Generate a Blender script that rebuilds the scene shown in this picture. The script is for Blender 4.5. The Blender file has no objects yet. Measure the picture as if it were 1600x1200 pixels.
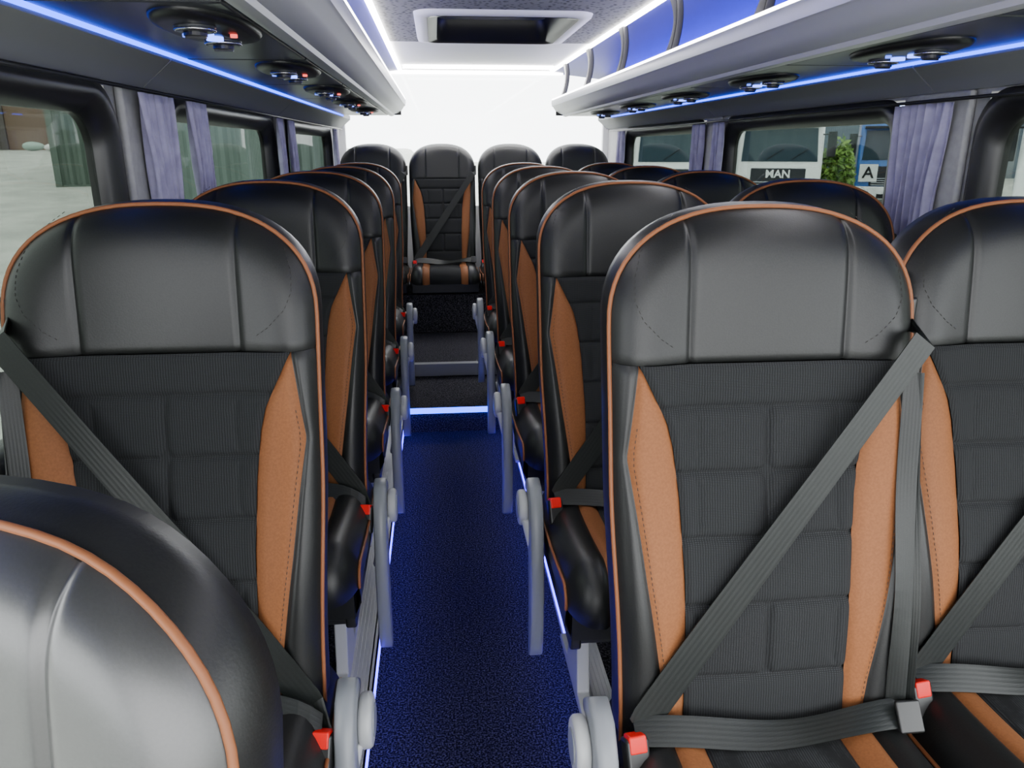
import bpy, math, random
from mathutils import Vector, Matrix, Quaternion, Euler
import numpy as np
random.seed(4)
scene = bpy.context.scene
COL = scene.collection
CX = .29
EYE = 1.35

# ------------------------------------------------------------------ materials
def new_mat(name, color=(.5,.5,.5), rough=.5, metal=0, spec=.5, coat=0, sheen=0):
    m = bpy.data.materials.new(name); m.use_nodes = True
    b = m.node_tree.nodes['Principled BSDF']
    b.inputs['Base Color'].default_value = (*color,1)
    b.inputs['Roughness'].default_value = rough
    b.inputs['Metallic'].default_value = metal
    b.inputs['Specular IOR Level'].default_value = spec
    b.inputs['Coat Weight'].default_value = coat
    if coat: b.inputs['Coat Roughness'].default_value = .3
    if sheen: b.inputs['Sheen Weight'].default_value = sheen
    return m
def add_noise(m, c1, c2, scale, bump=0, dist=.002, detail=2, tex='noise', lo=.35, hi=.65, stretch=None):
    nt = m.node_tree; N=nt.nodes; L=nt.links; b=N['Principled BSDF']
    tc=N.new('ShaderNodeTexCoord'); mp=N.new('ShaderNodeMapping')
    L.new(tc.outputs['Object'], mp.inputs[0])
    if stretch: mp.inputs['Scale'].default_value=stretch
    if tex=='noise':
        t=N.new('ShaderNodeTexNoise'); t.inputs['Scale'].default_value=scale; t.inputs['Detail'].default_value=detail
        out=t.outputs['Fac']
    elif tex=='voronoi':
        t=N.new('ShaderNodeTexVoronoi'); t.inputs['Scale'].default_value=scale; out=t.outputs['Distance']
    else:
        t=N.new('ShaderNodeTexWave'); t.inputs['Scale'].default_value=scale; out=t.outputs['Fac']
    L.new(mp.outputs[0], t.inputs['Vector'])
    r=N.new('ShaderNodeValToRGB'); r.color_ramp.elements[0].position=lo; r.color_ramp.elements[1].position=hi
    r.color_ramp.elements[0].color=(*c1,1); r.color_ramp.elements[1].color=(*c2,1)
    L.new(out, r.inputs[0]); L.new(r.outputs[0], b.inputs['Base Color'])
    if bump:
        bp=N.new('ShaderNodeBump'); bp.inputs['Strength'].default_value=bump; bp.inputs['Distance'].default_value=dist
        L.new(out, bp.inputs['Height']); L.new(bp.outputs[0], b.inputs['Normal'])
    return m
def weave_mat():
    m=new_mat('woven_fabric',rough=.85,spec=.22); nt=m.node_tree; N=nt.nodes; L=nt.links; b=N['Principled BSDF']
    tc=N.new('ShaderNodeTexCoord')
    outs=[]
    for d,s in (('Z',150),('X',85)):
        w=N.new('ShaderNodeTexWave'); w.bands_direction=d; w.inputs['Scale'].default_value=s; w.inputs['Distortion'].default_value=1.5; w.inputs['Detail'].default_value=1
        L.new(tc.outputs['Object'],w.inputs['Vector']); outs.append(w.outputs['Fac'])
    mu=N.new('ShaderNodeMath'); mu.operation='MULTIPLY'; L.new(outs[0],mu.inputs[0]); L.new(outs[1],mu.inputs[1])
    r=N.new('ShaderNodeValToRGB'); r.color_ramp.elements[0].position=.0; r.color_ramp.elements[1].position=.9
    r.color_ramp.elements[0].color=(.009,.0095,.010,1); r.color_ramp.elements[1].color=(.030,.032,.034,1)
    L.new(mu.outputs[0],r.inputs[0]); L.new(r.outputs[0],b.inputs['Base Color'])
    bp=N.new('ShaderNodeBump'); bp.inputs['Strength'].default_value=.2; bp.inputs['Distance'].default_value=.0008
    L.new(mu.outputs[0],bp.inputs['Height']); L.new(bp.outputs[0],b.inputs['Normal'])
    return m
def emit_mat(name, col, s, sample=True):
    m=bpy.data.materials.new(name); m.use_nodes=True; nt=m.node_tree
    nt.nodes.remove(nt.nodes['Principled BSDF'])
    e=nt.nodes.new('ShaderNodeEmission'); e.inputs[0].default_value=(*col,1); e.inputs[1].default_value=s
    nt.links.new(e.outputs[0], nt.nodes['Material Output'].inputs[0])
    if not sample: m.cycles.emission_sampling='NONE'
    return m
def tint_mat(name, col, gloss=.06):
    m=bpy.data.materials.new(name); m.use_nodes=True; nt=m.node_tree
    nt.nodes.remove(nt.nodes['Principled BSDF'])
    t=nt.nodes.new('ShaderNodeBsdfTransparent'); t.inputs[0].default_value=(*col,1)
    g=nt.nodes.new('ShaderNodeBsdfGlossy'); g.inputs['Roughness'].default_value=.02
    mx=nt.nodes.new('ShaderNodeMixShader'); mx.inputs[0].default_value=gloss
    nt.links.new(t.outputs[0],mx.inputs[1]); nt.links.new(g.outputs[0],mx.inputs[2])
    nt.links.new(mx.outputs[0], nt.nodes['Material Output'].inputs[0]); return m

M_LEATHER = add_noise(new_mat('black_leather', rough=.42, spec=.42), (.005,.0055,.0055),(.008,.0085,.0085), 420, bump=.25, dist=.0006)
M_LEATHER2 = add_noise(new_mat('black_leather_glare', rough=.45, spec=.6, coat=1), (.010,.0105,.0105),(.014,.0145,.0145), 420, bump=.2, dist=.0005)  # black leather lightened and coated to carry the glare on the near seat
M_FABRIC = weave_mat()
M_TAN = add_noise(new_mat('tan_leather', rough=.6, spec=.22), (.185,.068,.024),(.22,.083,.030), 300, bump=.12, dist=.0005)
M_PIPE = new_mat('tan_piping', (.22,.078,.030), .5, spec=.3)
M_STITCH = new_mat('stitch_thread', (.02,.018,.016), .7)
M_BELT = add_noise(new_mat('belt_webbing', rough=.42, spec=.38), (.007,.0085,.008),(.012,.0145,.0135), 900, bump=.15, dist=.0004)
M_BUCK = new_mat('buckle_plastic', (.012,.012,.012), .35)
M_RED = new_mat('red_button', (.65,.006,.005), .35, spec=.3)
M_GREY = new_mat('grey_plastic', (.18,.192,.21), .4)
M_LIGHTP = new_mat('light_plastic', (.36,.37,.375), .42)
M_CHROME = new_mat('chrome', (.7,.7,.72), .2, metal=1)
M_WALL = add_noise(new_mat('wall_panel', rough=.7), (.30,.30,.305),(.34,.34,.345), 60, bump=.1, dist=.001)
M_TRIM = new_mat('trim_panel', (.20,.205,.21), .6)
M_RACK = new_mat('rack_silver', (.50,.505,.51), .34, metal=.2)
M_PANEL = new_mat('console_panel', (.04,.042,.05), .28)
M_BLACKP = new_mat('black_plastic', (.011,.011,.012), .38)
M_CEIL = add_noise(new_mat('perforated_ceiling', rough=.8), (.035,.035,.037),(.24,.24,.235), 48, bump=.2, dist=.001, tex='voronoi', lo=.2, hi=.42)
M_WHITE = new_mat('white_panel', (.88,.88,.88), .5)
M_ROOFS = new_mat('roof_side_painted_glow', (.04,.04,.30), .45)  # blue LED glow put into the base colour of the panels
M_CARPET = add_noise(new_mat('carpet', rough=.95, spec=.1), (.004,.004,.006),(.12,.115,.14), 210, bump=1, dist=.004, detail=5, lo=.45, hi=.74)
M_CURT = add_noise(new_mat('curtain_cloth', rough=.85, sheen=.2), (.26,.24,.38),(.35,.33,.49), 25, detail=3)
M_BLUE = emit_mat('blue_led', (.01,.07,1), 9)
M_BLUE2 = emit_mat('blue_glow_led', (.05,.025,1), 14)
M_BLUE3 = emit_mat('rack_glow_led', (.03,.03,1), 40)
M_STEPL = emit_mat('step_led', (.012,.07,1), 9)
M_WLED = emit_mat('white_led', (1,.98,.97), 34)
M_LIPL = emit_mat('lip_led', (1,.98,.98), 20)
M_TINT = tint_mat('tinted_glass', (.42,.45,.425))
M_CLEAR = tint_mat('clear_glass', (.97,.98,.98), .02)

# ------------------------------------------------------------------ mesh helpers
def mesh_obj(name, verts, faces, mat=None, smooth=True, kind=None):
    me=bpy.data.meshes.new(name); me.from_pydata([tuple(v) for v in verts],[],faces); me.update()
    if smooth:
        me.polygons.foreach_set('use_smooth',[True]*len(me.polygons))
    if mat: me.materials.append(mat)
    o=bpy.data.objects.new(name,me); COL.objects.link(o)
    if kind: o['kind']=kind
    return o
class MB:
    def __init__(s): s.v=[]; s.f=[]; s.m=[]
    def add(s, v, f, mi=0):
        n=len(s.v); s.v+=[tuple(p) for p in v]; s.f+=[tuple(i+n for i in q) for q in f]; s.m+=[mi]*len(f); return s
    def box(s, a, b, mi=0):
        x0,y0,z0=a; x1,y1,z1=b
        v=[(x0,y0,z0),(x1,y0,z0),(x1,y1,z0),(x0,y1,z0),(x0,y0,z1),(x1,y0,z1),(x1,y1,z1),(x0,y1,z1)]
        return s.add(v,[(0,3,2,1),(4,5,6,7),(0,1,5,4),(1,2,6,5),(2,3,7,6),(3,0,4,7)],mi)
    def prism(s, poly, axis, a, b, mi=0):
        n=len(poly); v=[]
        for t in (a,b):
            for p in poly:
                q=list(p); q.insert(axis,t); v.append(q)
        f=[tuple(range(n))[::-1], tuple(range(n,2*n))]
        for i in range(n):
            j=(i+1)%n; f.append((i,j,n+j,n+i))
        return s.add(v,f,mi)
    def cyl(s, c, r, h, axis=2, seg=24, mi=0, r2=None):
        r2=r if r2 is None else r2
        v=[]
        for t,rr in ((-h/2,r),(h/2,r2)):
            for i in range(seg):
                a=2*math.pi*i/seg; p=[rr*math.cos(a),rr*math.sin(a)]; p.insert(axis,t)
                v.append((c[0]+p[0],c[1]+p[1],c[2]+p[2]))
        f=[tuple(range(seg))[::-1],tuple(range(seg,2*seg))]
        for i in range(seg):
            j=(i+1)%seg; f.append((i,j,seg+j,seg+i))
        return s.add(v,f,mi)
    def tube(s, pts, r, seg=8, mi=0, closed=False):
        P=[Vector(p) for p in pts]; n=len(P); v=[]; prev=None
        for i in range(n):
            if closed: t=(P[(i+1)%n]-P[i-1]).normalized()
            else: t=(P[min(i+1,n-1)]-P[max(i-1,0)]).normalized()
            if prev is None:
                up=Vector((0,1,0)) if abs(t.y)<.9 else Vector((1,0,0))
            else: up=prev
            nn=(up-t*up.dot(t)).normalized(); prev=nn; bb=t.cross(nn)
            rr=r[i] if isinstance(r,(list,tuple)) else r
            for k in range(seg):
                a=2*math.pi*k/seg; v.append(P[i]+nn*rr*math.cos(a)+bb*rr*math.sin(a))
        f=[]
        for i in range(n if closed else n-1):
            for k in range(seg):
                a=i*seg+k; b=i*seg+(k+1)%seg; j=(i+1)%n
                f.append((a,b,j*seg+(k+1)%seg,j*seg+k))
        if not closed:
            f.append(tuple(range(seg))[::-1]); f.append(tuple(range((n-1)*seg,n*seg)))
        return s.add(v,f,mi)
    def ribbon(s, pts, wdirs, w, th=.0016, mi=0):
        n=len(pts); v=[]; K=13
        for i in range(n):
            wi=w[i] if isinstance(w,(list,tuple)) else w
            p=Vector(pts[i]); d=Vector(wdirs[i]).normalized()*wi/2
            t=(Vector(pts[min(i+1,n-1)])-Vector(pts[max(i-1,0)])).normalized()
            nn=t.cross(d).normalized()
            for k in range(K):
                u=-1+2*k/(K-1); e=.00008 if (k%2) else -.00005
                v.append(p+d*u+nn*(th/2+e))
            for k in range(K-1,-1,-1):
                u=-1+2*k/(K-1); e=.00008 if (k%2) else -.00005
                v.append(p+d*u-nn*(th/2+e))
        f=[]; M=2*K
        for i in range(n-1):
            for k in range(M):
                a=i*M+k; b=i*M+(k+1)%M; f.append((a,b,b+M,a+M))
        f.append(tuple(range(M))[::-1]); e=(n-1)*M; f.append(tuple(range(e,e+M)))
        return s.add(v,f,mi)
    def obj(s, name, mats, smooth=False, bevel=0, bseg=2, kind=None, parent=None):
        me=bpy.data.meshes.new(name); me.from_pydata(s.v,[],s.f); me.update()
        if not isinstance(mats,(list,tuple)): mats=[mats]
        for m in mats: me.materials.append(m)
        me.polygons.foreach_set('material_index',s.m)
        if smooth: me.polygons.foreach_set('use_smooth',[True]*len(me.polygons))
        o=bpy.data.objects.new(name,me); COL.objects.link(o)
        if bevel:
            md=o.modifiers.new('bevel','BEVEL'); md.width=bevel; md.segments=bseg; md.limit_method='ANGLE'; md.angle_limit=.6
            me.polygons.foreach_set('use_smooth',[True]*len(me.polygons))
            wn=o.modifiers.new('wn','WEIGHTED_NORMAL')
        if kind: o['kind']=kind
        if parent: o.parent=parent
        return o
def grid(name, rows, mat, parent=None, flip=False):
    n=len(rows); m=len(rows[0]); v=[p for r in rows for p in r]; f=[]
    for i in range(n-1):
        for j in range(m-1):
            q=(i*m+j,i*m+j+1,(i+1)*m+j+1,(i+1)*m+j); f.append(q[::-1] if flip else q)
    o=mesh_obj(name,v,f,mat)
    if parent: o.parent=parent
    return o
def empty(name, loc=(0,0,0)):
    e=bpy.data.objects.new(name,None); e.empty_display_size=.1; e.location=loc; COL.objects.link(e); return e
def lab(o, label, cat, group=None):
    o['label']=label; o['category']=cat
    if group: o['group']=group
    return o
def sst(a,b,x):
    t=min(1,max(0,(x-a)/(b-a))); return t*t*(3-2*t)

# ------------------------------------------------------------------ seat geometry
HB=.72; ZC=.43; BT=.16; Z0=HB-BT; NE=2.4; ZS=.514
def aw(z): return .22-.012*sst(0,1,(.35-z)/.35)
def rr(x,z):
    a=aw(z)
    if z<=Z0: return abs(x)/a
    return ((abs(x)/a)**NE+((z-Z0)/BT)**NE)**(1/NE)
def base(z):
    return (z-.4)*.20 - .014*math.exp(-((z-.18)/.13)**2) - .012*sst(.48,.70,z)
def F(x,z):
    u=abs(x)/.22
    y=base(z)
    y-= .025*sst(.42,.97,u)*(1-.65*sst(.42,.66,z))
    y+= .036*min(rr(x,z),1)**10
    return y
def Wz(z):
    if z<=Z0: return aw(z)
    return .22*max(0,(1-((z-Z0)/BT)**NE))**(1/NE)
def ztop(x): return Z0+BT*max(0,(1-(abs(x)/.22)**NE))**(1/NE)
def xi(z): return float(np.interp(z,[0,.10,.22,.33,.40,.435,.512],[.120,.120,.122,.128,.137,.146,.184]))
def xo(z): return float(np.interp(z,[0,.06,.113,.218,.308,.36,.388,.512],[.148,.154,.162,.178,.190,.198,.2025,.1855]))
def groove(d, depth=.006, w=.005): return depth*math.exp(-(d/w)**2)
def cosp(n): return [.5-.5*math.cos(math.pi*i/n) for i in range(n+1)]
XH=.112
arc=[(.128,.712),(.158,.69),(.180,.662),(.190,.63),(.191,.60),(.180,.575),(.155,.55),(.130,.533)]
def P(x,z,y): return (x,y,z+ZC)
def front_strip(name, xa, xb, z0, z1, nr, nc, mat, parent, sgn=1, outer=False, extra=None, puff=.004, uniform=False):
    rows=[]
    cs=[i/nc for i in range(nc+1)] if uniform else cosp(nc)
    for i in range(nr+1):
        z=z0+(z1-z0)*i/nr; a=xa(z); b=xb(z); row=[]
        for c in cs:
            x=a+(b-a)*c; y=F(x,z)
            y+=groove(x-a,.005)
            if not outer: y+=groove(b-x,.005)
            y+=groove(z1-z,.004,.004)
            wd=b-a
            y-=puff*math.sin(math.pi*c)*min(1,wd/.03)
            if extra: y+=extra(x,z)
            row.append(P(sgn*x,z,y))
        rows.append(row)
    return grid(name,rows,mat,parent,flip=(sgn<0))
QH=[.454,.364,.273,.18,.072]
def quilt(x,z):
    d=min(abs(z-q) for q in QH)
    for hi,lo in ((.454,.364),(.364,.273),(.18,.072)):
        if lo<z<hi:
            m=min(z-lo,hi-z); off=.020*math.exp(-m/.008)
            d=min(d,max(0,abs(x)-off*.5))
            d=min(d,abs(abs(x)-.100-.012*math.exp(-m/.01))+.0045)
    return .0080*math.exp(-d/.0055)-.0030

def build_seat(sx, arm=True, legs=True, piping=True, adz=0):
    root=empty('passenger_seat')
    ol=[]
    nz=22
    for i in range(nz): 
        z=-.06+(Z0+.06)*i/nz; ol.append((-aw(z),z))
    for i in range(33):
        a=math.pi-math.pi*i/32; c=math.cos(a); s_=math.sin(a)
        ol.append((math.copysign(.22*abs(c)**(2/NE),c), Z0+BT*abs(s_)**(2/NE)))
    for i in range(nz-1,-1,-1):
        z=-.06+(Z0+.06)*i/nz; ol.append((aw(z),z))
    for i in range(1,10): ol.append((aw(0)-2*aw(0)*i/10,-.06))
    m=MB(); n=len(ol); v=[]
    rings=[(.995,-.001),(1.01,.012),(1.018,.035),(1.008,.06),(.965,.078),(.86,.088),(.5,.094),(.02,.096)]
    cz=.34
    for k,(sc,dy) in enumerate(rings):
        for (x,z) in ol:
            X=x*sc; Z=cz+(z-cz)*sc
            if k<4: y=F(x,z)+dy
            else: y=base(Z)+.020+dy
            v.append(P(X,Z,y))
    f=[]
    for k in range(len(rings)-1):
        for i in range(n):
            j=(i+1)%n; f.append((k*n+i,k*n+j,(k+1)*n+j,(k+1)*n+i))
    f.append(tuple(range((len(rings)-1)*n,len(rings)*n)))
    m.add(v,f); back=m.obj('backrest',M_LEATHER,smooth=True,parent=root)
    front_strip('backrest_panel',lambda z:-xi(z),lambda z:xi(z),-.05,ZS,230,90,M_FABRIC,back,extra=quilt,uniform=True)
    for sg in (1,-1):
        front_strip('leather_insert',xi,xo,-.05,ZS-.002,70,8,M_TAN,back,sgn=sg,puff=.0005)
        front_strip('side_bolster',xo,aw,-.05,ZS,70,12,M_LEATHER,back,sgn=sg,outer=True,puff=.002)
        rows=[]; zst=ztop(XH)
        for i in range(37):
            z=ZS+(zst-ZS)*math.sin(i/36*math.pi/2); b=Wz(z); row=[]
            for c in cosp(22):
                x=XH+(max(b,XH+1e-4)-XH)*c
                y=F(x,z)+groove(x-XH,.0045,.0045)+groove(z-ZS,.004,.004)
                row.append(P(sg*x,z,y))
            rows.append(row)
        grid('headrest_wing',rows,M_LEATHER,back,flip=(sg<0))
    rows=[]
    cs=cosp(30)
    for i in range(37):
        t=i/36; row=[]
        for c in cs:
            x=-XH+2*XH*c; z=ZS+t*(ztop(x)-ZS)
            y=F(x,z)+groove(XH-abs(x),.0045,.0045)+groove(z-ZS,.004,.004)-.003*math.sin(math.pi*c)**.6*(math.sin(math.pi*t)**.5 if 0<t<1 else 0)
            row.append(P(x,z,y))
        rows.append(row)
    grid('headrest_pad',rows,M_LEATHER,back)
    m=MB()
    def stitch(curve, off=-.0012, L=.0045, gap=.0035, r=.0006):
        pts=[]
        for (a,b),(c,d) in zip(curve,curve[1:]):
            k=max(1,int(math.hypot(c-a,d-b)/.002))
            for i in range(k): pts.append((a+(c-a)*i/k,b+(d-b)*i/k))
        step=int((L+gap)/.002); 
        for i in range(0,len(pts)-3,step):
            a=pts[i]; b=pts[i+2]
            for sg in (1,-1):
                pa=Vector(P(sg*a[0],a[1],F(a[0],a[1])+off)); pb=Vector(P(sg*b[0],b[1],F(b[0],b[1])+off))
                m.tube([pa,pb],r,seg=4)
    zz=[.02+.02*i for i in range(24)]
    stitch([(xo(z)-.006,z) for z in zz[:-2]],off=-.0008,r=.0005)
    stitch(arc,off=-.0004,r=.0005)
    s_=m.obj('stitching',M_STITCH,parent=back); s_['kind']='stuff'
    if piping:
        pl=[P(x*1.008,z+(.002 if z>Z0 else 0),F(x,z)+.001) for x,z in ol[:-9]]
        MB().tube(pl,.0033,seg=8).obj('piping',M_PIPE,smooth=True,parent=back)
    # cushion
    path=[]; 
    for i in range(18):
        t=i/17; y=.0-(.40)*t; path.append((y,ZC-.004+.018*t-.012*math.sin(math.pi*t),0,1))
    cy,cz2,R=-.40,ZC+.014-.075,.075
    for i in range(1,15):
        a=math.radians(105)*i/14; path.append((cy-R*math.sin(a),cz2+R*math.cos(a),-math.sin(a),math.cos(a)))
    def cu(x,k):
        y,z,ny,nz_=path[k]; u=abs(x)/.222
        off=.014*sst(.35,.75,u)-.055*u**10
        return y,z,ny,nz_,off
    def cush_strip(name,a,b,mat,par,sg=1,nc=8,outer=False,ex=None):
        rows=[]
        for k in range(len(path)):
            row=[]
            for c in cosp(nc):
                x=a+(b-a)*c; y,z,ny,nz_,off=cu(x,k)
                off-=groove(x-a,.005) + (0 if outer else groove(b-x,.005)); off+=.003*math.sin(math.pi*c)
                row.append((sg*x,y+ny*off,z+nz_*off))
            rows.append(row)
        return grid(name,rows,mat,par,flip=(sg>0))
    m=MB()
    for sg in (1,-1):
        top=[];bot=[]
        for k in range(len(path)):
            y,z,ny,nz_,off=cu(.222,k); off-=.001
            top.append((sg*.222,y+ny*off,z+nz_*off)); 
        n=len(top)
        mid=[(sg*.226,p[1],max(.31,p[2]-.035)) for p in top]; bot=[(sg*.213,p[1]*.99,.295) for p in top]
        f=[]
        for i in range(n-1):
            for lv in range(2):
                a=lv*n+i; qd=(a,a+1,a+n+1,a+n); f.append(qd if sg<0 else qd[::-1])
        m.add(top+mid+bot,f)
    y_f=bot[-1][1]
    m.box((-.213,y_f,.288),(.213,0,.3))
    yb,zb,nyb,nzb,ob=cu(0,len(path)-1)
    m.box((-.212,y_f-.012,.292),(.212,y_f+.03,zb+.01))
    body=m.obj('seat_cushion',M_LEATHER,smooth=False,parent=root)
    cush_strip('cushion_panel',-.1,.1,M_FABRIC,body,nc=24)
    for sg in (1,-1):
        cush_strip('cushion_insert',.1,.145,M_TAN,body,sg=sg)
        cush_strip('cushion_bolster',.145,.222,M_LEATHER,body,sg=sg,nc=14,outer=True)
        pl=[]
        for k in range(len(path)):
            y,z,ny,nz_,off=cu(.222,k); pl.append((sg*.224,y+ny*off,z+nz_*off))
        MB().tube(pl,.0034,seg=6).obj('cushion_piping',M_PIPE,smooth=True,parent=body)
    # belts
    w=.045
    bz=-.040 if sx>0 else 0; by=-.03 if sx>0 else 0; bx=.014 if sx>0 else 0
    A=Vector((-sx*.205,0,.548)); B=Vector((sx*(.188+bx*.5),0,.020+bz*.7))
    pts=[];wd=[]
    dr=(B-A).normalized(); pd=Vector((-dr.z,0,dr.x))
    n=40
    for i in range(n+1):
        p=A.lerp(B,i/n); ys=min(F(p.x+pd.x*k,p.z+pd.z*k) for k in (-.02,-.01,0,.01,.02))
        ch=(-.012)*(1-i/n)+(-.100)*(i/n)
        y=min(ys-.007,ch); 
        pts.append(Vector(P(p.x,p.z,y))); wd.append(pd)
    for _ in range(6):
        ysm=[p.y for p in pts]
        for i in range(1,n): pts[i].y=min(ysm[i],(ysm[i-1]+ysm[i]+ysm[i+1])/3)
    st=P(-sx*.222,.562,F(.215,.55)+.03)
    pts=[Vector(st)]+pts; wd=[Vector((0,.5,1))]+wd
    pts.append(Vector((sx*(.198+bx),-.105+by,ZC+.004+bz))); wd.append(Vector((sx*.8,0,.5)))
    ws=[w*(.84+.24*sst(5,34,i)) for i in range(len(pts))]; ws[-1]=w*.8; ws[-2]=w*.95
    belt=MB().ribbon(pts,wd,ws).obj('seat_belt',M_BELT,smooth=False,parent=root)
    for q,(xx,ww,tw) in enumerate(((.206,.022,.9),(.189,.026,.35))):
        pts=[];
        for i in range(21):
            z=.50-.50*i/20; x=-sx*(xx+(.203-xx)*(1-i/20)**2-.003*math.sin(i/20*3.1)); pts.append(Vector(P(x,z,min(F(.19,z),F(.175,z))-.008-.002*q)))
        MB().ribbon(pts,[Vector((1,(tw+.3*math.sin(i*.4))*sx,0)) for i in range(21)],ww).obj('belt_return_strap',M_BELT,parent=belt)
    pts=[];wds=[]
    for i in range(25):
        t=i/24; x=sx*(.2+bx*(1-t))-sx*.4*t
        pts.append(Vector((x,-.112-.012*math.sin(math.pi*t)+by*(1-t)**4,ZC+.020+.004*math.sin(t*9)-.008*math.sin(math.pi*t)+bz*(1-t)**8))); wds.append(Vector((0,.85,.5+.3*math.sin(t*7))))
    MB().ribbon(pts,wds,w*.92).obj('lap_belt',M_BELT,parent=belt)
    def place(o,loc,rot):
        M=Matrix.Translation(loc)@rot.to_4x4(); o.data.transform(M)
    R=Euler((math.radians(-25),0,math.radians(-8*sx))).to_matrix()
    b=MB().box((-.017,-.014,-.045),(.017,.014,.02)).obj('belt_buckle',M_BUCK,bevel=.005,parent=root)
    bl=(sx*(.201+bx),-.125+by,ZC-.002+bz)
    place(b,bl,R)
    r=MB().box((-.013,-.0155,.000),(.013,.009,.0245)).obj('release_button',M_RED,bevel=.003,parent=b)
    place(r,bl,R)
    t=MB().box((-.018,-.004,-.022),(.018,.004,.022)).obj('belt_tongue',M_BUCK,bevel=.003,parent=belt)
    place(t,(-sx*.196,-.125,ZC+.024),Euler((math.radians(-35),0,0)).to_matrix())
    g=MB().box((-.009,-.02,-.03),(.009,.02,.03)).obj('belt_guide',M_BUCK,bevel=.005,parent=back)
    place(g,Vector(P(-sx*.222,.565,F(.215,.55)+.034)),Matrix.Identity(3))
    if arm:
        x0=sx*.248
        ctr=[(-.062,.490),(-.085,.500),(-.112,.492),(-.132,.462),(-.146,.41),(-.158,.34),(-.165,.27),(-.167,.20),(-.163,.14),(-.156,.10),(-.152,.088)]
        wdt=[.010,.020,.028,.034,.037,.036,.034,.031,.026,.018,.008]
        m=MB(); v=[]; f=[]; S=16
        for k_,((y,z),wi) in enumerate(zip(ctr,wdt)):
            a0=ctr[max(0,k_-1)]; a1=ctr[min(len(ctr)-1,k_+1)]; ty,tz=a1[0]-a0[0],a1[1]-a0[1]; l=math.hypot(ty,tz); ny,nz_=-tz/l,ty/l
            for k in range(S):
                a=2*math.pi*k/S; q=wi*math.copysign(abs(math.sin(a))**.5,math.sin(a))
                v.append((x0+.0165*math.copysign(abs(math.cos(a))**.35,math.cos(a)), y+ny*q, z+nz_*q+adz))
        for i in range(len(ctr)-1):
            for k in range(S):
                f.append((i*S+k,i*S+(k+1)%S,(i+1)*S+(k+1)%S,(i+1)*S+k))
        f.append(tuple(range(S))[::-1]); f.append(tuple(range((len(ctr)-1)*S,len(ctr)*S)))
        a_=m.add(v,f).obj('armrest',M_GREY,smooth=True,parent=root)
        MB().cyl((sx*.275,-.100,.452+adz),.042,.022,axis=0,seg=32).obj('armrest_pivot',M_LIGHTP,bevel=.008,bseg=3,parent=a_)
        MB().cyl((sx*.2865,-.100,.452+adz),.025,.003,axis=0,seg=28).obj('pivot_cap',M_GREY,bevel=.001,parent=a_)
        poly=[(-.058,.44),(-.141,.44),(-.148,.39),(-.140,.34),(-.120,.29),(-.095,.25-adz),(-.02,.25-adz),(-.02,.33),(-.040,.38)]
        m=MB(); m.prism([(y,z+adz) for y,z in poly],0,sx*.262,sx*.284)
        m.v=[((x-sx*max(0,(.42-z))*.22),y,z) for x,y,z in m.v]
        m.obj('armrest_bracket',M_LIGHTP,bevel=.007,parent=root)
    if legs:
        MB().box((-.19,-.40,.262),(.19,-.02,.288)).box((-.2,-.36,.225),(.2,-.31,.265)).box((-.2,-.10,.225),(.2,-.05,.265)).obj('seat_frame',M_BLACKP,bevel=.004,parent=root)
        MB().box((sx*.2-.012,-.42,.255),(sx*.2+.012,-.02,.287)).obj('seat_side_rail',M_BLACKP,bevel=.005,parent=root)
        for xx in (-.15,.15):
            poly=[(-.36,0),(-.02,0),(-.02,.015),(-.13,.03),(-.17,.226),(-.24,.226),(-.27,.03),(-.36,.015)]
            MB().prism(poly,0,xx-.015,xx+.015).obj('seat_leg',M_LIGHTP,bevel=.004,parent=root)
    return root

def clone(o,parent=None):
    n=o.copy(); COL.objects.link(n)
    if parent is not None:
        n.parent=parent; n.matrix_parent_inverse=o.matrix_parent_inverse.copy()
    for c in o.children: clone(c,n)
    return n
def put(proto, used, loc, label, group='passenger seats'):
    if not used[0]: o=proto; used[0]=True
    else: o=clone(proto)
    o.location=loc; lab(o,label,'seat',group); return o

pR=build_seat(-1,adz=-.030); uR=[False]
pW=build_seat(-1,arm=False); uW=[False]
pL=build_seat(1,adz=-.068); uL=[False]
pB=build_seat(-1,arm=False,legs=False,piping=False); uB=[False]
for c in pB.children:
    if c.name.startswith(('backrest','seat_belt')): c.scale.z=1.07; c.location.z=-.0805
    else: c.location.z=-.052
for i in range(5):
    put(pR,uR,(.455,.975+.757*i,.12),'black leather coach seat with tan inserts, grey armrest beside the aisle')
    put(pW,uW,(.914,1.045+.745*i,.12),'black leather coach seat with tan inserts against the window')
    put(pL,uL,(-.405,1.10+.75*i,.12),'black leather single coach seat with tan inserts between window and aisle')
fg=put(pL,uL,(-.357,.395,-.026),'black leather coach seat with tan piping, mounted lower than the others')
fg.rotation_euler[2]=math.radians(-17)
for c in fg.children:
    if c.name.startswith('seat_leg'): c.scale.z=.200/.226; c.location.z=.026
    if c.name.startswith('backrest'):
        for q in list(c.children):
            if q.name.startswith('headrest') or q.name.startswith('side_bolster'):
                q.data=q.data.copy(); q.data.materials[0]=M_LEATHER2
            if q.name.startswith('stitching'): bpy.data.objects.remove(q)
for x,t in ((-.42,'beside the side window'),(.042,'facing down the aisle'),(.508,'between two other rear seats'),(.972,'beside the curtained window')):
    put(pB,uB,(x,5.36,.22),'black leather rear seat with tan inserts '+t,'rear row seats')

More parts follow.
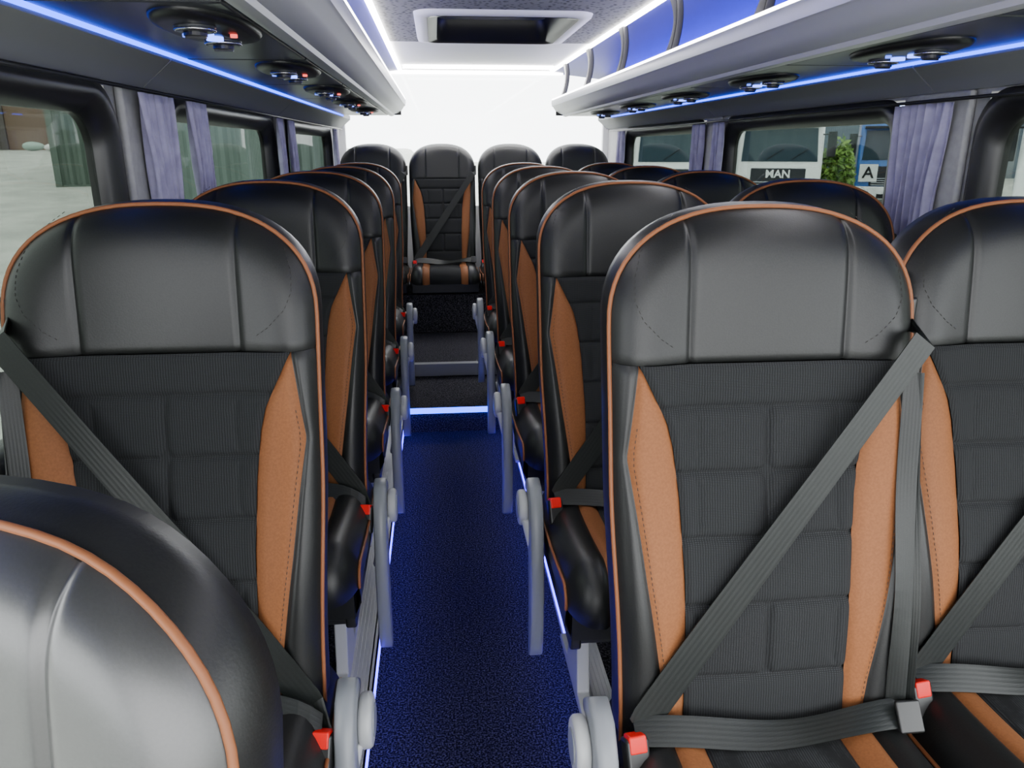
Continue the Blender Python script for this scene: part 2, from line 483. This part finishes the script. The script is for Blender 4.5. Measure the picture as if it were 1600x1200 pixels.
# ------------------------------------------------------------------ floor
XL,XR=-.66,1.24
AL,AR=-.20,.33
Y0,Y1=-.9,5.7
fl=MB()
fl.box((XL-.04,Y0,-.06),(XR+.04,Y1,0))
fl.box((XL,.75,0),(AL,Y1,.12)); fl.box((AR,.45,0),(XR,Y1,.12))
fl.box((AL,3.6,0),(AR,Y1,.12)); fl.box((XL,4.17,.12),(XR,Y1,.19))
fl.obj('floor',M_CARPET,kind='structure')
t=0
def trim(mb,mat,**k):
    global t
    t+=1; return mb.obj('trim_%d'%t,mat,kind='structure',**k)
def ribs(x0,x1,y0,y1,z):
    m=MB(); n=7; w=(x1-x0)/n
    for i in range(n):
        m.box((x0+i*w,y0,z),(x0+i*w+w*.6,y1,z+.006))
    m.box((x0,y0,z-.0005),(x1,y1,z+.003)); return m
M_AL=new_mat('brushed_aluminium',(.66,.67,.69),.38,metal=.5)
M_KICK=new_mat('kick_panel',(.72,.72,.80),.5)
a=ribs(AL-.05,AL+.018,.75,3.6,.12); a.box((AL,.75,.112),(AL+.018,3.6,.123)); trim(a,M_AL)
a=ribs(AR-.018,AR+.05,.45,3.6,.12); a.box((AR-.018,.45,.112),(AR,3.6,.123)); trim(a,M_AL)
trim(MB().box((AL,.76,.0),(AL+.003,3.59,.085)),M_KICK)
trim(MB().box((AR-.003,.46,.0),(AR,3.59,.085)),M_KICK)
trim(MB().box((AL+.0,4.155,.125),(AR,4.17,.192)).box((AL,4.155,.19),(AR,4.2,.195)),new_mat('step_edge_grey',(.14,.145,.16),.45),bevel=.002)
def led(name,a,b,mat,label,par=None):
    o=MB().box(a,b).obj(name,mat,parent=par)
    if par is None: lab(o,label,'light strip','floor led strips')
    return o
led('led_strip',(AL+.0005,.76,.088),(AL+.020,3.58,.108),M_BLUE2,'blue floor LED strip under the aluminium aisle edging')
led('led_strip',(AR-.020,.46,.088),(AR-.0005,3.58,.108),M_BLUE2,'blue floor LED strip under the aluminium aisle edging')
led('led_strip',(AL+.032,3.584,.102),(AR-.032,3.6,.126),M_STEPL,'bright blue LED strip along the aisle step nosing')
trim(MB().box((XL+.01,4.93,.19),(XR-.01,5.62,.445)),M_CARPET,bevel=.01)

# ------------------------------------------------------------------ walls
WIN=[(.86,1.72),(2.05,3.34),(3.60,5.12)]
WB,WT=.86,1.47
DW=(-.82,.76); DB=.5
def wall(name,x0,x1):
    m=MB()
    m.box((x0,.80,0),(x1,Y1,WB)); m.box((x0,Y0,0),(x1,.80,DB)); m.box((x0,Y0,WT),(x1,Y1,1.86))
    m.box((x0,Y0,DB),(x1,DW[0],WT)); m.box((x0,DW[1],DB),(x1,.80,WB))
    ys=[DW[1]]+[v for w in WIN for v in w]+[Y1]
    for i in range(0,len(ys),2): m.box((x0,ys[i],WB),(x1,ys[i+1],WT))
    return m.obj(name,M_WALL,kind='structure')
wall('wall_left',XL-.04,XL); wall('wall_right',XR,XR+.04)
def rrect(y0,z0,y1,z1,r,n=8):
    p=[]
    for cy,cz,a0 in ((y1-r,z1-r,0),(y0+r,z1-r,90),(y0+r,z0+r,180),(y1-r,z0+r,270)):
        for i in range(n+1):
            a=math.radians(a0+90*i/n); p.append((cy+r*math.cos(a),cz+r*math.sin(a)))
    return p
def window(n,sx,xw,y0,y1,pane,wb=WB):
    o1=rrect(y0-.02,wb-.02,y1+.02,WT+.005,.10); i1=rrect(y0+.045,wb+.05,y1-.045,WT-.055,.07); N=len(o1)
    prof=[(o1,.0),(o1,.012),(rrect(y0-.0,wb,y1-.0,WT-.015,.095),.020),(rrect(y0+.025,wb+.025,y1-.025,WT-.033,.08),.012),(i1,-.012),(i1,-.035)]
    v=[];f=[]
    for pl,dx in prof:
        for (y,z) in pl: v.append((xw+sx*dx,y,z))
    for k in range(len(prof)-1):
        for i in range(N):
            j=(i+1)%N; f.append((k*N+i,k*N+j,(k+1)*N+j,(k+1)*N+i))
    w=mesh_obj('window_%d'%n,v,f,M_BLACKP,kind='structure')
    MB().box((xw-sx*.022-.002,y0+.02,wb+.02),(xw-sx*.022+.002,y1-.02,WT-.02)).obj('window_pane',pane,parent=w)
    return w
n=1
for y0,y1 in WIN:
    window(n,1,XL,y0,y1,M_TINT); n+=1
    window(n,-1,XR,y0,y1,M_TINT); n+=1
window(8,1,XL,DW[0],DW[1],M_CLEAR,DB); window(9,-1,XR,DW[0],DW[1],M_CLEAR,DB)  # front windows out of view, enlarged and clear to light the near seats
m=MB()
m.box((XL-.04,Y1,-.06),(XR+.04,Y1+.04,.95)); m.box((XL-.04,Y1,1.84),(XR+.04,Y1+.04,1.9))
m.box((XL-.04,Y1,.95),(XL+.04,Y1+.04,1.84)); m.box((XR-.04,Y1,.95),(XR+.04,Y1+.04,1.84))
m.obj('wall_rear',M_WHITE,kind='structure')
MB().box((XL+.04,Y1+.015,.95),(XR-.04,Y1+.02,1.84)).obj('window_7',M_CLEAR,kind='structure')
for sx in (-1,1):
    d=lambda v: CX+sx*v
    poly=[(d(.948),1.478),(d(.935),1.478),(d(.868),1.535),(d(.868),1.56),(d(.948),1.56)]
    if sx<0: poly=poly[::-1]
    m=MB(); m.prism(poly,1,Y0,1.9); m.prism(poly,1,1.905,3.45); m.prism(poly,1,3.455,Y1-.01)
    trim(m,M_TRIM)
    for y0,y1 in ((1.76,2.01),(3.38,3.56)):
        x0,x1=sorted((d(.949),d(.930))); trim(MB().box((x0,y0,.55),(x1,y1,1.478)),M_WALL,bevel=.008)
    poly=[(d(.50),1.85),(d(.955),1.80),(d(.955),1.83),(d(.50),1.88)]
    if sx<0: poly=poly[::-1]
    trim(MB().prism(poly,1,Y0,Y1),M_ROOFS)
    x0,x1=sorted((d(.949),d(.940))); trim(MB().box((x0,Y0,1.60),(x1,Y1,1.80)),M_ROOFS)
HX0,HX1,HY0,HY1=-.01,.57,3.24,4.02
cl=MB()
cl.box((CX-.51,Y0,1.85),(CX+.51,HY0,1.88)); cl.box((CX-.51,HY1,1.85),(CX+.51,HY1+.12,1.88))
cl.box((CX-.51,HY0,1.85),(HX0,HY1,1.88)); cl.box((HX1,HY0,1.85),(CX+.51,HY1,1.88))
cl.box((CX-.51,HY1+.12,1.85),(CX+.51,Y1,1.88),1)
cl.obj('ceiling',[M_CEIL,M_WHITE],kind='structure')
hatch=empty('roof_hatch',(0,0,0)); lab(hatch,'rectangular roof hatch with white rim and dark recessed lid','roof hatch')
def ringz(name,prof,mat,par):
    v=[];f=[];N=None
    for (x0,y0,x1,y1,r,z) in prof:
        pl=rrect(x0,y0,x1,y1,r); N=len(pl)
        for p in pl: v.append((p[0],p[1],z))
    for k in range(len(prof)-1):
        for i in range(N):
            j=(i+1)%N; f.append((k*N+i,k*N+j,(k+1)*N+j,(k+1)*N+i))
    o=mesh_obj(name,v,f,mat); o.parent=par; return o
ringz('hatch_rim',[(HX0-.06,HY0-.06,HX1+.06,HY1+.06,.08,1.849),(HX0-.055,HY0-.055,HX1+.055,HY1+.055,.08,1.835),(HX0-.01,HY0-.01,HX1+.01,HY1+.01,.06,1.832),(HX0,HY0,HX1,HY1,.05,1.84),(HX0,HY0,HX1,HY1,.05,1.90)],M_WHITE,hatch)
ringz('hatch_frame',[(HX0-.008,HY0-.008,HX1+.008,HY1+.008,.05,1.8305),(HX0+.03,HY0+.03,HX1-.03,HY1-.03,.05,1.838),(HX0+.04,HY0+.04,HX1-.04,HY1-.04,.05,1.93)],M_BLACKP,hatch)
MB().box((HX0-.02,HY0-.02,1.93),(HX1+.02,HY1+.02,1.945)).obj('hatch_lid',new_mat('hatch_lid',(.30,.305,.32),.3),parent=hatch)
MB().box((.12,HY0+.15,1.915),(.46,HY0+.18,1.93)).box((.27,HY0+.10,1.90),(.31,HY0+.22,1.93)).obj('hatch_handle',M_BLACKP,bevel=.004,parent=hatch)
for yy,g_ in ((5.25,.48),(5.62,.6)):
    o=MB().box((CX-g_,yy,1.832),(CX+g_,yy+.05,1.849)).obj('led_strip',M_WLED); lab(o,'added white light strip brightening the rear ceiling panel','light strip','added rear ceiling lights')  # strips added to brighten the rear end of the bus

# ------------------------------------------------------------------ luggage racks
RY0,RY1=-.6,5.25
for sx in (-1,1):
    X=lambda v: CX+sx*v
    rk=empty('luggage_rack',(X(.7),0,1.55)); lab(rk,'silver overhead luggage rack with blue and white LED lighting','luggage rack','overhead racks')
    off=Vector((-X(.7),0,-1.55))
    def fin(o):
        o.data.transform(Matrix.Translation(off)); o.parent=rk; return o
    prof=[(.585,1.560),(.575,1.545),(.562,1.542),(.548,1.546),(.543,1.555),(.520,1.562),(.495,1.580),(.480,1.602),(.472,1.606),(.468,1.628),(.470,1.642),(.482,1.646),(.495,1.638),(.52,1.612),(.56,1.60),(.94,1.60),(.94,1.59),(.585,1.59)]
    mb=MB(); poly=[(X(a),b) for a,b in prof]
    if sx>0: poly=poly[::-1]
    mb.prism(poly,1,RY0,RY1); o=fin(mb.obj('rack_shelf',M_RACK))
    o.data.polygons.foreach_set('use_smooth',[True]*len(o.data.polygons)); em=o.modifiers.new('es','EDGE_SPLIT'); em.split_angle=.6
    a,b=sorted((X(.587),X(.862)))
    mm=MB()
    for yy in np.arange(RY0,RY1-.1,.755):
        mm.box((a,yy+.012+.32,1.547),(b,min(yy+.755+.32,RY1),1.588))
    mm.box((a,RY0,1.547),(b,RY0+.32,1.588))
    fin(mm.obj('rack_underside',M_PANEL,bevel=.004))
    capm=MB()
    capm.tube([(X(.53),RY1+.002,1.59),(X(.53),RY1+.05,1.60)],[.035,.015],seg=16)
    capm.box((min(X(.5),X(.86)),RY1,1.55),(max(X(.5),X(.86)),RY1+.015,1.6))
    fin(capm.obj('rack_end_cap',M_BLACKP,smooth=False))
    a,b=sorted((X(.865),X(.873))); fin(MB().box((a,RY0,1.541),(b,RY1,1.552)).obj('led_strip',M_BLUE))
    a,b=sorted((X(.470),X(.482))); fin(MB().box((a,RY0,1.6455),(b,RY1,1.6505)).obj('led_strip',M_LIPL))
    a,b=sorted((X(.498),X(.520))); fin(MB().box((a,RY0,1.838),(b,RY1+.3,1.848)).obj('led_strip',M_WLED))
    a,b=sorted((X(.925),X(.937))); fin(MB().box((a,RY0,1.70),(b,RY1,1.712)).obj('led_strip',M_BLUE3))
    for yy in ((1.2,1.95,2.70,3.45,4.2,4.95) if sx>0 else ()):
        pts=[]
        for i in range(12):
            t_=i/11; pts.append((X(.49+.035*math.sin(t_*2.2)),yy+.06*t_*t_,1.63+.212*t_))
        m=MB()
        v=[];f=[]
        for i,p in enumerate(pts):
            wv=.02+.022*(abs(i/11-.5)*2)**2
            for dx,dy in ((-.012,-wv),(.012,-wv),(.012,wv),(-.012,wv)): v.append((p[0]+dx,p[1]+dy,p[2]))
        for i in range(11):
            for k in range(4): f.append((i*4+k,i*4+(k+1)%4,(i+1)*4+(k+1)%4,(i+1)*4+k))
        f+= [(3,2,1,0),(44,45,46,47)]
        m.add(v,f); fin(m.obj('rack_bracket',M_BLACKP,bevel=.003))
ML1=emit_mat('lamp_blue',(.10,.2,1),7,False); ML2=emit_mat('btn_red',(.9,.1,.08),3,False); ML3=emit_mat('btn_blue',(.1,.2,1),3,False)
def console(x,y):
    r=empty('reading_light_console',(x,y,1.547)); lab(r,'black oval console with chrome air nozzles and blue reading lights','ceiling console','overhead consoles')
    v=[];f=[];S=36
    prof=[(1,0),(1,-.004),(.95,-.010),(.8,-.014),(.02,-.015)]
    for s,z in prof:
        for k in range(S):
            a=2*math.pi*k/S; v.append((.075*s*math.cos(a),.18*s*math.copysign(abs(math.sin(a))**.8,math.sin(a)),z))
    for i in range(len(prof)-1):
        for k in range(S): f.append((i*S+k,(i+1)*S+k,(i+1)*S+(k+1)%S,i*S+(k+1)%S))
    f.append(tuple(range((len(prof)-1)*S,len(prof)*S)))
    b=mesh_obj('console_body',v,f,M_BLACKP); b.parent=r
    for yy in (-.085,.085):
        MB().cyl((0,yy,-.018),.028,.010,seg=24,r2=.033).obj('air_nozzle',M_PANEL,parent=r,bevel=.003)
        MB().tube([(.030*math.cos(q*math.pi/12),yy+.030*math.sin(q*math.pi/12),-.020) for q in range(24)],.0022,seg=6,closed=True).obj('nozzle_ring',M_CHROME,smooth=True,parent=r)
        MB().cyl((0,yy,-.0255),.018,.006,seg=20).box((-.016,yy-.003,-.032),(.016,yy+.003,-.026)).obj('nozzle_core',M_BLACKP,parent=r)
    for yy in (-.030,.030):
        MB().cyl((.0,yy,-.018),.014,.006,seg=20).obj('reading_lamp',ML1,parent=r)
    for xx in (-.03,.03):
        MB().cyl((xx*1.3,0,-.017),.006,.005,seg=12).obj('call_button',ML2 if xx>0 else ML3,parent=r)
    return r
pc=console(CX-.662,1.45)
for sx in (-1,1):
    for i in range(5):
        if sx==-1 and i==0: continue
        c=clone(pc); c.location=(CX-.662,1.45+.745*i,1.547) if sx<0 else (CX+.69,1.64+.745*i,1.547)
# ------------------------------------------------------------------ curtains
def curtain(x,y0,y1,z0,z1,pl):
    rows=[]; n=80
    for i in range(25):
        t_=i/24; z=z1+(z0-z1)*t_; row=[]
        g=1-.22*math.sin(math.pi*min(1,t_*1.0))**1.5
        for j in range(n+1):
            u=j/n; yc=(y0+y1)/2+(u-.5)*(y1-y0)*g
            row.append((x+.012*math.sin(u*pl*2*math.pi+.3*math.sin(6*t_))*(.5+.5*min(1,t_*3))+.003*math.sin(u*29+t_*5),yc+.004*math.sin(u*40+3*t_),z))
        rows.append(row)
    o=grid('curtain',rows,M_CURT); md=o.modifiers.new('s','SOLIDIFY'); md.thickness=.0015
    lab(o,'gathered lavender window curtain hanging beside the pillar','curtain','window curtains')
    return o
for sx in (-1,1):
    xx=CX+sx*.910
    zt=1.462 if sx<0 else 1.452
    curtain(xx,1.79,2.02,.98,zt,7)
    if sx<0: curtain(xx,2.12,2.30,.98,zt,5)
    curtain(xx,3.28,3.40,.98,zt,4); curtain(xx,3.52,3.68,.98,zt,4)
    curtain(xx,5.05,5.22,.98,zt,5)
    r=MB().tube([(xx,.9,zt+.006),(xx,5.5,zt+.006)],.004,seg=8).obj('curtain_rail',M_BLACKP,smooth=True); lab(r,'thin black curtain rail above the side windows','curtain rail')

# ------------------------------------------------------------------ outside
GZ=-.7
def gh(x,y):
    return GZ + 1.95*sst(4,38,y)*sst(1.5,4,-x)
rows=[]
xs=list(np.linspace(-70,-6,14))+list(np.linspace(-5,0,8))+list(np.linspace(6,90,10)); ys=list(np.linspace(-12,60,30))+[80,120]
for y in ys: rows.append([(x,y,gh(x,y)) for x in xs])
M_ASPH=add_noise(new_mat('asphalt',rough=.9),(.31,.32,.29),(.42,.43,.39),1.2,detail=8)
g=grid('ground',rows,M_ASPH); g['kind']='structure'
bz=gh(-18,36)
b=empty('storage_building',(-20,38,bz)); lab(b,'low brown timber storage building across the yard','building')
def ch(o,par,loc=None): o.parent=par; return o
ch(MB().box((-16,0,-.3),(9,6,5)).obj('building_wall',add_noise(new_mat('timber',rough=.8),(.09,.055,.035),(.15,.10,.065),4,tex='wave')),b)
ch(MB().prism([(-.6,4.9),(6.6,4.9),(3,7)],0,-16.5,9.5).obj('building_roof',new_mat('roof',(.12,.10,.09),.8)),b)
for x in (-12,-7,-2,3):
    ch(MB().box((x,-.08,0),(x+3,.02,3.2)).obj('building_door',new_mat('gate',(.06,.05,.045),.7)),b)
for i,(x,y) in enumerate(((-15.8,35),(-16.8,35.4),(-15.0,35.2))):
    m=MB(); s=.22+.05*i
    v=[];f=[]
    for k in range(7):
        a=math.pi*k/6; 
        for j in range(10):
            q=2*math.pi*j/10; r_=s*math.sin(a)*(1+.25*math.sin(3*q+i)); v.append((1.6*r_*math.cos(q),r_*math.sin(q),s*.7-s*.7*math.cos(a)))
    for k in range(6):
        for j in range(10): f.append((k*10+j,k*10+(j+1)%10,(k+1)*10+(j+1)%10,(k+1)*10+j))
    o=m.add(v,f).obj('rubble_sack',new_mat('sack',((.6,.6,.58),(.25,.35,.3),(.5,.45,.4))[i],.8),smooth=True); o.location=(x,y,gh(x,y)); lab(o,'heaped builders sack lying on the yard','sack','yard sacks')
def container(loc,rot,col,label):
    m=MB(); L=6; W=2.4; H=2.6
    def corr(p0,p1,h):
        dx=(p1[0]-p0[0]);dy=(p1[1]-p0[1]);l=math.hypot(dx,dy);nx,ny=-dy/l,dx/l;n_=int(l/.07);v=[];f=[]
        for i in range(n_+1):
            t_=i/n_; o_=.03*(1 if (i//2)%2 else -1)
            for z in (.1,h-.1): v.append((p0[0]+dx*t_+nx*o_,p0[1]+dy*t_+ny*o_,z))
        for i in range(n_): f.append((2*i,2*i+2,2*i+3,2*i+1))
        m.add(v,f)
    corr((0,0),(W,0),H); corr((W,0),(W,L),H); corr((W,L),(0,L),H); corr((0,L),(0,0),H)
    for x in (0,W):
        for y in (0,L): m.box((x-.08,y-.08,0),(x+.08,y+.08,H))
    m.box((-.05,-.05,H-.15),(W+.05,L+.05,H)); m.box((-.05,-.05,0),(W+.05,L+.05,.15))
    o=m.obj('shipping_container',new_mat('container_paint',col,.6)); o.location=loc; o.rotation_euler[2]=rot; lab(o,label,'container','yard containers')
container((-5.9,15,gh(-5,15)-.1),math.radians(6),(.10,.14,.125),'grey-green corrugated steel shipping container')
container((-5.3,22,gh(-5,22)-.1),math.radians(8),(.15,.19,.18),'pale green corrugated steel shipping container')
container((-9.9,22,gh(-9,22)-.1),math.radians(8),(.07,.10,.08),'dark green corrugated steel shipping container')
w=empty('warehouse',(20,52,GZ)); lab(w,'long blue-grey warehouse hall behind the parked lorries','building')
MB().box((-6.5,0,0),(45,12,9)).obj('warehouse_wall',add_noise(new_mat('siding',rough=.7),(.05,.07,.10),(.09,.12,.16),2.5,tex='wave'),parent=w)
for x in range(-5,42,7): MB().box((x,-.1,0),(x+4,.02,4.2)).obj('roller_door',new_mat('roller',(.14,.16,.18),.6),parent=w)
M_TW=new_mat('lorry_white',(.80,.82,.84),.3); M_TB=new_mat('lorry_blue',(.04,.16,.50),.3)
M_TG=new_mat('lorry_glass',(.015,.035,.05),.35,spec=.15); M_TD=new_mat('lorry_dark',(.015,.017,.02),.5,spec=.2); M_TS=new_mat('lorry_silver',(.34,.36,.40),.5)
M_TGR=new_mat('grille_grey',(.03,.033,.04),.6,spec=.2)
M_LENS=new_mat('lamp_lens',(.8,.82,.85),.1); M_TYRE=new_mat('tyre',(.02,.02,.02),.8); M_CARGO=new_mat('cargo',(.12,.14,.18),.6)
def text(s,size,mat,par,loc,name):
    c=bpy.data.curves.new(name,'FONT'); c.body=s; c.size=size; c.extrude=.01; c.align_x='CENTER'; c.align_y='CENTER'; c.offset=.008
    o=bpy.data.objects.new(name,c); COL.objects.link(o); dg=bpy.context.evaluated_depsgraph_get()
    me=bpy.data.meshes.new_from_object(o.evaluated_get(dg)); bpy.data.objects.remove(o)
    n_=bpy.data.objects.new(name,me); COL.objects.link(n_); me.materials.clear(); me.materials.append(mat)
    me.transform(Matrix.Translation(loc)@Matrix.Rotation(math.radians(90),4,'X')); n_.parent=par; return n_
def lorry(loc,rot,cabmat,label,letters=None,plate=None,low=M_TW):
    r=empty('lorry',loc); r.rotation_euler[2]=rot; lab(r,label,'lorry','parked lorries')
    prof=[(0,.45),(-.02,1.6),(.18,2.85),(.55,3.35),(2.1,3.5),(2.2,.6),(1.6,.45)]
    MB().prism([(y,z) for y,z in prof],0,-1.22,1.22).obj('cab',cabmat,bevel=.09,bseg=4,parent=r)
    m=MB(); m.add([(-1.08,-.045,1.66),(1.08,-.045,1.66),(1.02,.095,2.60),(-1.02,.095,2.60)],[(0,1,2,3)]); 
    ws=m.obj('windscreen',M_TG,parent=r); sd=ws.modifiers.new('s','SOLIDIFY'); sd.thickness=.03
    MB().box((-1.1,-.12,2.66),(1.1,.2,2.74)).obj('sun_visor',M_TD,bevel=.02,parent=r)
    g_=MB().box((-.78,-.05,.82),(.78,0,1.46)).obj('grille',M_TGR,bevel=.02,parent=r)
    m=MB()
    for k in range(4): m.box((-.72,-.08,.84+k*.07),(.72,-.04,.868+k*.07))
    m.obj('grille_slat',M_TS,parent=g_)
    MB().box((-1.25,-.16,.38),(1.25,.15,.80)).obj('bumper',low,bevel=.05,parent=r)
    MB().box((-.5,-.18,.42),(.5,-.15,.56)).obj('bumper_intake',M_TD,parent=r)
    for s in (-1,1):
        MB().box((s*.95-.2,-.19,.55),(s*.95+.2,-.14,.75)).obj('headlight',M_LENS,bevel=.02,parent=r)
        MB().box((s*1.42-.12,-.12,1.8),(s*1.42+.12,.02,2.5)).box((s*1.25-.1,-.05,2.4),(s*1.25+.1,-.02,2.44)).obj('wing_mirror',M_TD,bevel=.03,parent=r)
        for yy in (.75,4.6):
            wh=MB().cyl((s*1.05,yy,.5),.5,.32,axis=0,seg=28).obj('wheel',M_TYRE,bevel=.04,parent=r)
            MB().cyl((s*1.2,yy,.5),.24,.06,axis=0,seg=20).obj('wheel_hub',M_TS,parent=wh)
        MB().tube([(s*.35,-.07,1.72),(s*.35+.45,-.03,2.02)],.012,seg=6).obj('wiper',M_TD,parent=ws)
    MB().box((-1.2,2.35,.9),(1.2,8,3.6)).obj('cargo_body',M_CARGO,bevel=.04,parent=r)
    MB().box((-.45,2,.55),(.45,8,.9)).obj('chassis',M_TD,parent=r)
    if letters: text(letters,.32,M_TW,r,(0,-.065,1.29),'badge_letters')
    if plate:
        p_=MB().box((-1.12,-.10,.95),(-.55,-.05,1.52)).obj('sign_plate',M_TW,bevel=.01,parent=r)
        text(plate,.52,M_TD,p_,(-.835,-.11,1.235),'sign_letter')
    return r
def face(x,y): return -math.atan2(x,y)*.9
lorry((6.9,22.5,GZ),face(7,24.5),M_TW,'white flat-fronted lorry cab with dark windscreen')
lorry((10.2,23.0,GZ),face(11,24.5),M_TW,'white lorry with dark grille and white badge letters','MAN')
lorry((15.25,25.2,GZ),face(15.2,25),M_TB,'blue lorry with a white letter plate on the front',None,'A')
lorry((12.1,13.6,GZ),face(12.1,13.6),M_TW,'white lorry parked close beside the bus')
def bush(loc,s,label,zs=1.25):
    r=empty('bush',loc); lab(r,label,'bush')
    rnd=random.Random(7); v=[];f=[]
    for i in range(1800):
        a=rnd.random()*6.283; ph=math.acos(rnd.random()*2-1); q=s*(.7+.35*rnd.random())*(1+.15*math.sin(3*a))
        c=Vector((q*math.sin(ph)*math.cos(a),q*math.sin(ph)*math.sin(a),(s*1.0+q*1.1*math.cos(ph))*zs+.15))
        d1=Vector((rnd.uniform(-1,1),rnd.uniform(-1,1),rnd.uniform(-1,1))).normalized()*.10; d2=d1.orthogonal().normalized()*.06
        n_=len(v); v+= [c-d1,c+d2,c+d1,c-d2]; f.append((n_,n_+1,n_+2,n_+3))
    o=mesh_obj('foliage',v,f,add_noise(new_mat('leaf',rough=.6),(.05,.13,.02),(.20,.34,.05),3),smooth=False); o.parent=r
    MB().tube([(0,0,0),(.05,0,s),(0,.1,s*1.6)],[.09,.06,.03],seg=8).obj('trunk',new_mat('bark',(.07,.05,.035),.9),parent=r)
bush((12.4,23.6,GZ),.52,'leafy green bush between the parked lorries',1.9)

# ------------------------------------------------------------------ light
w=bpy.data.worlds.new('world'); scene.world=w; w.use_nodes=True
bg=w.node_tree.nodes['Background']; bg.inputs[0].default_value=(.97,.985,1,1); bg.inputs[1].default_value=8.5

cam=bpy.data.cameras.new('camera'); cam.lens=27; cam.sensor_width=36; cam.clip_start=.02; cam.clip_end=300
co=bpy.data.objects.new('camera',cam); COL.objects.link(co); co.location=(0,0,EYE)
co.rotation_euler=(math.radians(90-17.1),0,math.radians(-5.46)); scene.camera=co
